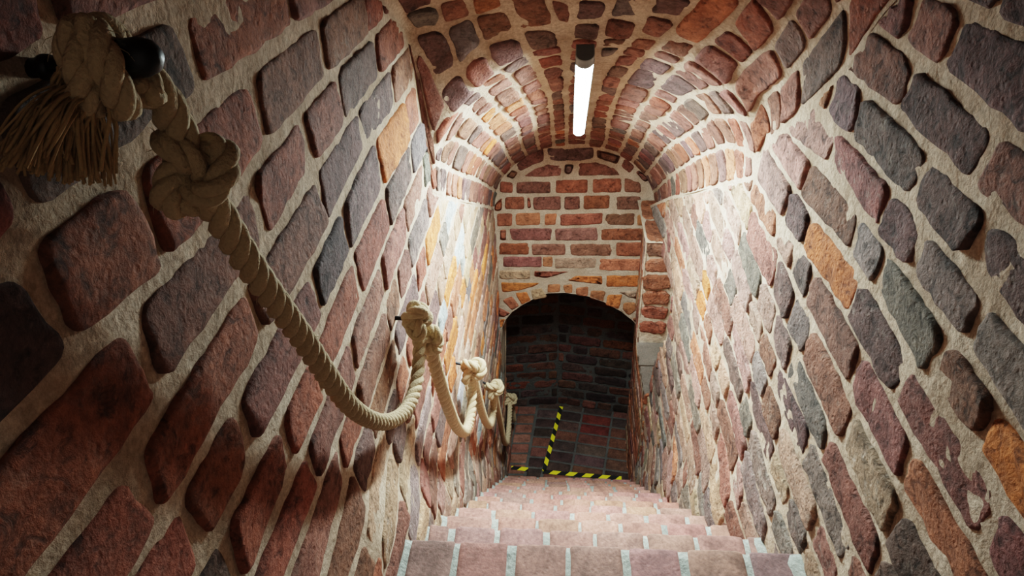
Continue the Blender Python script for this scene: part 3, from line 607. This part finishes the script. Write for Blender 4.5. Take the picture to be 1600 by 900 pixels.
# ------------------------------------------------------------------ strip light under the crown
pa, pb_ = V((.062, 1.80, -.505)), V((.082, 2.90, -1.147))
d = (pb_ - pa).normalized(); up = V((0, -d.z, d.y)).normalized()
if up.z < 0: up = -up
rx = d.cross(up).normalized()
lamp = empty('strip_light', pa)
tag(lamp, 'glowing white tube light fixed along the crown of the brick vault', 'lamp')
def LP(a, x, h): return d * a + rx * x + up * h
def extr(name, prof, a0, a1, mat, bev=.002, smooth=False):
    mb = MB(); n = len(prof); V_ = []
    cx = sum(q[0] for q in prof) / n; cy = sum(q[1] for q in prof) / n
    for a, k in ((a0, .9), (a0 + bev, 1), (a1 - bev, 1), (a1, .9)):
        V_ += [LP(a, cx + (q[0] - cx) * k, cy + (q[1] - cy) * k) for q in prof]
    F = [(r * n + i, r * n + (i + 1) % n, (r + 1) * n + (i + 1) % n, (r + 1) * n + i) for r in range(3) for i in range(n)]
    F += [tuple(reversed(range(n))), tuple(range(3 * n, 4 * n))]
    mb.add(V_, F); return mb.build(name, mat, lamp, smooth)
LN = (pb_ - pa).length
extr('housing', [(-.0255, .0015), (-.0235, .0015), (-.0235, .006), (.0235, .006), (.0235, .0015), (.0255, .0015), (.021, .034), (-.021, .034)], .02, LN - .01, M['housing'])
cr = [(.0225 * math.cos(math.pi * (1 + i / 14)), .004 + .008 * math.sin(math.pi * (1 + i / 14))) for i in range(15)]
extr('diffuser', cr, .075, LN - .012, M['diffuser'])
ce = [(.025 * math.cos(math.pi * (1 + i / 14)), .008 + .018 * math.sin(math.pi * (1 + i / 14))) for i in range(15)] + [(.024, .034), (-.024, .034)]
extr('end_cap', ce, -.01, .0745, M['housing'], .004)
extr('end_cap', ce, LN - .0118, LN + .004, M['housing'], .004)
for a in (.3, .95): extr('mounting_clip', [(-.021, .0345), (.021, .0345), (.021, .055), (-.021, .055)], a, a + .03, M['housing'])

# ------------------------------------------------------------------ iron hooks
def tube(mb, pts, rad, n=10, cap=True):
    pts = [V(p) for p in pts]; V_ = []; F = []
    up = V((0, 0, 1)); prev = None
    for i, p in enumerate(pts):
        t = (pts[min(i + 1, len(pts) - 1)] - pts[max(i - 1, 0)]).normalized()
        if prev is None:
            a = up if abs(t.dot(up)) < .9 else V((0, 1, 0)); u = (a - t * a.dot(t)).normalized()
        else: u = (prev - t * prev.dot(t)).normalized()
        prev = u; w = t.cross(u)
        r = rad[i] if isinstance(rad, list) else rad
        for j in range(n):
            a = 2 * math.pi * j / n; V_.append(p + (u * math.cos(a) + w * math.sin(a)) * r)
    for i in range(len(pts) - 1):
        for j in range(n): F.append((i * n + j, i * n + (j + 1) % n, (i + 1) * n + (j + 1) % n, (i + 1) * n + j))
    if cap: F += [tuple(reversed(range(n))), tuple(range((len(pts) - 1) * n, len(pts) * n))]
    mb.add(V_, F)
HL = ['big round-headed black iron peg at upper left with the frayed rope hitch',
      'thin black iron spike holding the large shaded rope knot in the left wall',
      'short dark iron spike holding the bright pale knot halfway down the left wall',
      'small dark iron spike on the left wall holding the last knot before the dark doorway',
      'tiny iron spike inside the left edge of the dark doorway']
for i, (b, t) in enumerate(D['HOOK']):
    b, t = V(b), V(t); dv = (t - b); ln = dv.length; dv.normalize()
    r = .0075 if i == 0 else .0055
    root = empty('wall_hook', b); tag(root, HL[i], 'hook', 'iron hooks in the left wall')
    mb = MB(); q = [-dv * .05 + V((0, 0, 0)), V((0, 0, 0)), dv * ln * .5, dv * (ln * (1 if i == 0 else .86) - .006)]
    tube(mb, q, [r, r, r * .95, r * .9], 12); mb.build('shank', M['iron'], root)
    if i == 0:
        mb = MB(); tube(mb, [dv * (ln + .011 - .045), dv * (ln + .011 - .040), dv * (ln + .011 - .03), dv * (ln + .011 - .014), dv * (ln + .011 - .005), dv * (ln + .011)], [.009, .0125, .0145, .0145, .0115, .005], 20)
        mb.build('knob', M['iron'], root)
        mb = MB(); tube(mb, [V((.002, 0, 0)), V((.005, 0, 0)), V((.010, 0, 0)), V((.012, 0, 0))], [.009, .010, .0095, .0075], 18); mb.build('wall_collar', M['iron'], root)
    else:
        mb = MB(); ln *= .86; tube(mb, [dv * (ln - .008), dv * (ln + .002), dv * (ln + .008) + V((0, 0, .004)), dv * (ln + .010) + V((0, 0, .010)), dv * (ln + .010) + V((0, 0, .018))], [.0055, .0055, .0055, .005, .0035], 10); mb.build('upturned_tip', M['iron'], root)

# ------------------------------------------------------------------ rope
def spline(pts, n=24):
    pts = [V(p) for p in pts]; out = []
    P = [pts[0] * 2 - pts[1]] + pts + [pts[-1] * 2 - pts[-2]]
    for i in range(1, len(P) - 2):
        for j in range(n):
            t = j / n
            out.append(.5 * ((2 * P[i]) + (P[i + 1] - P[i - 1]) * t + (2 * P[i - 1] - 5 * P[i] + 4 * P[i + 1] - P[i + 2]) * t * t + (3 * P[i] - P[i - 1] - 3 * P[i + 1] + P[i + 2]) * t ** 3))
    out.append(pts[-1]); return out
def resample(pts, step):
    out = [pts[0]]; acc = 0
    for a, b in zip(pts, pts[1:]):
        l = (b - a).length; 
        while l > 0 and acc + l >= step:
            a = a + (b - a) * ((step - acc) / l); out.append(a); l = (b - a).length; acc = 0
        acc += l
    return out
def rope_mesh(mb, pts, R, closed=False):
    pitch = 2.75 * R * 1.0 * 1.15
    pts = resample(pts, pitch / 14)
    if len(pts) < 4: return
    fr = []; prev = None
    for i, p in enumerate(pts):
        t = (pts[min(i + 1, len(pts) - 1)] - pts[max(i - 1, 0)]).normalized()
        if prev is None:
            a = V((0, 0, 1)) if abs(t.z) < .9 else V((1, 0, 0)); u = (a - t * a.dot(t)).normalized()
        else: u = (prev - t * prev.dot(t)).normalized()
        prev = u; fr.append((p, u, t.cross(u)))
    for s in range(3):
        q = []
        for i, (p, u, w) in enumerate(fr):
            a = 2 * math.pi * (i / 14 / 1.6 + s / 3)
            q.append(p + (u * math.cos(a) + w * math.sin(a)) * R * .48)
        tube(mb, q, R * .56, 8)
    # stray fibres
    for i in range(2, len(fr) - 3, 3):
        p, u, w = fr[i]; a = random.uniform(0, 6.28); o = u * math.cos(a) + w * math.sin(a)
        t = (fr[i + 1][0] - p).normalized(); l = random.uniform(.004, .010)
        b = p + o * R * .98
        tube(mb, [b, b + o * l * .5 + t * l * .5, b + o * l * .75 + t * l * 1.3], [.0004, .0003, .0001], 3, False)
def trefoil(c, sx, rot, n=90, flat=.55):
    out = []
    for i in range(n + 1):
        t = 2 * math.pi * i / n
        p = V((math.sin(t) + 2 * math.sin(2 * t), -math.sin(3 * t) * 1.25, math.cos(t) - 2 * math.cos(2 * t))) * sx
        p.y *= 1; out.append(V(c) + rot @ V((p.x * flat, p.y, p.z)))
    return out
rope = empty('rope_handrail', D['KNOT'][0])
tag(rope, 'twisted tan hemp rope handrail knotted onto iron spikes down the left wall', 'rope')
rl = V(D['KNOT'][0])
def rbuild(name, curves, R, mat=None):
    mb = MB()
    for c in curves: rope_mesh(mb, c, R)
    o = mb.build(name, mat or M['rope'], None, True, rl); o.parent = rope; o.location = (0, 0, 0); return o
random.seed(5)
RP = D['ROPE']
K = [V(q) for q in D['KNOT']]
for i_, h_ in ((3, 2), (4, 3), (5, 4)):
    K[i_] = V(D['HOOK'][h_][1]) + V((0, .0, -.018))
RP[2] = RP[2][:-1] + [tuple(K[3] + V((0, 0, -.03)))]
RP[3] = [tuple(K[3] + V((0, .012, -.03)))] + RP[3][1:-1] + [tuple(K[4] + V((0, 0, -.03)))]
RP[4] = [tuple(K[4] + V((0, .012, -.03)))] + RP[4][1:-1] + [tuple(K[5] + V((0, 0, -.02)))]
H0 = V(D['HOOK'][0][1])
rbuild('rope_span', [spline(RP[0])], .0155)
rbuild('rope_span', [spline(RP[1])], .0165)
rbuild('rope_span', [spline(RP[2])], .019)
rbuild('rope_span', [spline(RP[3])], .0185)
rbuild('rope_span', [spline(RP[4])], .0185)
p5 = [V(q) for q in RP[5]]; p5[-1].z = -3.95; p5[-2].z = -3.97
p5 = [V((-.345, 3.72, -3.56))] + p5[:-1]
rbuild('rope_span', [spline(p5)], .017)
rbuild('knot', [trefoil(K[0], .0125, Matrix.Rotation(.5, 3, 'Y'), flat=.8)], .0135)
rbuild('knot', [trefoil(K[1] + V((.0, 0, .012)), .0135, Matrix.Rotation(1.2, 3, 'Z') @ Matrix.Rotation(.3, 3, 'Y'))], .0165)
rbuild('knot', [trefoil(K[2], .0115, Matrix.Rotation(.4, 3, 'Z') @ Matrix.Rotation(-.6, 3, 'Y'), flat=.8)], .0155)
rbuild('knot', [trefoil(K[3] + V((0, 0, .0)), .0165, Matrix.Rotation(.3, 3, 'Z') @ Matrix.Rotation(.5, 3, 'Y'), flat=.8)], .0175)
rbuild('knot', [trefoil(K[4], .0165, Matrix.Rotation(.3, 3, 'Z') @ Matrix.Rotation(.2, 3, 'Y'), flat=.8)], .017)
rbuild('knot', [trefoil(K[5] + V((0, 0, .0)), .0165, Matrix.Rotation(.3, 3, 'Z') @ Matrix.Rotation(.9, 3, 'Y'), flat=.8)], .017)
# hitch on the big peg: turns round it and a bight hanging in front
hb, ht = V(D['HOOK'][0][0]), V(D['HOOK'][0][1])
ax = (ht - hb).normalized()
e1 = V((0, 0, 1)); e2 = ax.cross(e1).normalized()
hc = hb + ax * .050
turn = []
for i in range(61):
    a = -1.2 + i / 60 * 2 * math.pi * 1.75
    turn.append(hc + ax * (-.012 + .028 * i / 60) + (e1 * math.cos(a) * 1.1 + e2 * math.sin(a)) * .0205)
rbuild('hitch', [turn, spline([hc + ax * .008 + V((0, -.010, .028)), hc + ax * .020 + V((0, -.024, .010)), hc + ax * .022 + V((0, -.027, -.010)), hc + ax * .018 + V((0, -.018, -.028)), hc + ax * .006 + V((0, -.002, -.030)), hc + ax * -.004 + V((0, .008, -.014))]),
               spline([hc + ax * -.004 + V((0, -.010, .026)), hc + ax * .004 + V((0, -.026, .008)), hc + ax * .000 + V((0, -.030, -.010)), hc + ax * -.010 + V((0, -.022, -.030))]),
               spline([turn[-1], turn[-1] + V((.006, .006, -.012)), V(RP[0][0]) + V((.0, -.004, .012)), V(RP[0][0]), V(RP[0][1])])], .0122)
# frayed end
mb = MB(); fb = hc + ax * -.012 + V((0, -.022, -.016))
for i in range(260):
    sp_ = random.uniform(-1, 1); o = V((random.uniform(-.012, .012), random.uniform(-.012, .012), random.uniform(-.008, .008)))
    ln = random.uniform(.8, 1.1); u_ = (sp_ + 1) / 2
    end = fb + V((random.uniform(-.03, .008), (-.075 + .078 * u_) * ln, (-.014 - .055 * u_ ** .7) * ln))
    end.x = max(end.x, -A + .012)
    mid = fb.lerp(end, .5) + V((random.uniform(-.004, .010), random.uniform(-.006, .006), .012))
    wv = random.uniform(0, 6)
    q = spline([fb + o * .7 + V((0, .006, .014)), fb + o, mid + o * .6, end], 7)
    q = [p + V((math.sin(j * .8 + wv), math.cos(j * .9 + wv), 0)) * .0012 for j, p in enumerate(q)]
    tube(mb, q, random.uniform(.0009, .0017), 4, False)
o = mb.build('frayed_end', M['fray'], None, True, rl); o.parent = rope; o.location = (0, 0, 0)
o['label'] = 'unravelled rope tassel'

# ------------------------------------------------------------------ light, camera
w = bpy.data.worlds.new('world'); bpy.context.scene.world = w; w.use_nodes = True
w.node_tree.nodes['Background'].inputs[0].default_value = (.9, .78, .66, 1)
w.node_tree.nodes['Background'].inputs[1].default_value = 0.30
f, pt, yw, rr, _ = D['Q']
cam = bpy.data.cameras.new('camera'); co = bpy.data.objects.new('camera', cam); C.objects.link(co)
cam.sensor_width = 36; cam.lens = 36 * f / 1600; cam.clip_start = .02
fw = V((-math.sin(yw) * math.cos(pt), math.cos(yw) * math.cos(pt), -math.sin(pt)))
rt = V((math.cos(yw), math.sin(yw), 0)); up_ = rt.cross(fw)
c_, s_ = math.cos(rr), math.sin(rr)
r2 = rt * c_ + up_ * s_; u2 = -rt * s_ + up_ * c_
co.matrix_world = Matrix((( r2.x, u2.x, -fw.x, 0), (r2.y, u2.y, -fw.y, 0), (r2.z, u2.z, -fw.z, 0), (0, 0, 0, 1)))
sc = bpy.context.scene; sc.camera = co
sc.view_settings.view_transform = 'Filmic'
try: sc.view_settings.look = 'Medium High Contrast'
except Exception: pass
sc.view_settings.exposure = 0.42
sc.cycles.max_bounces = 8; sc.cycles.diffuse_bounces = 5
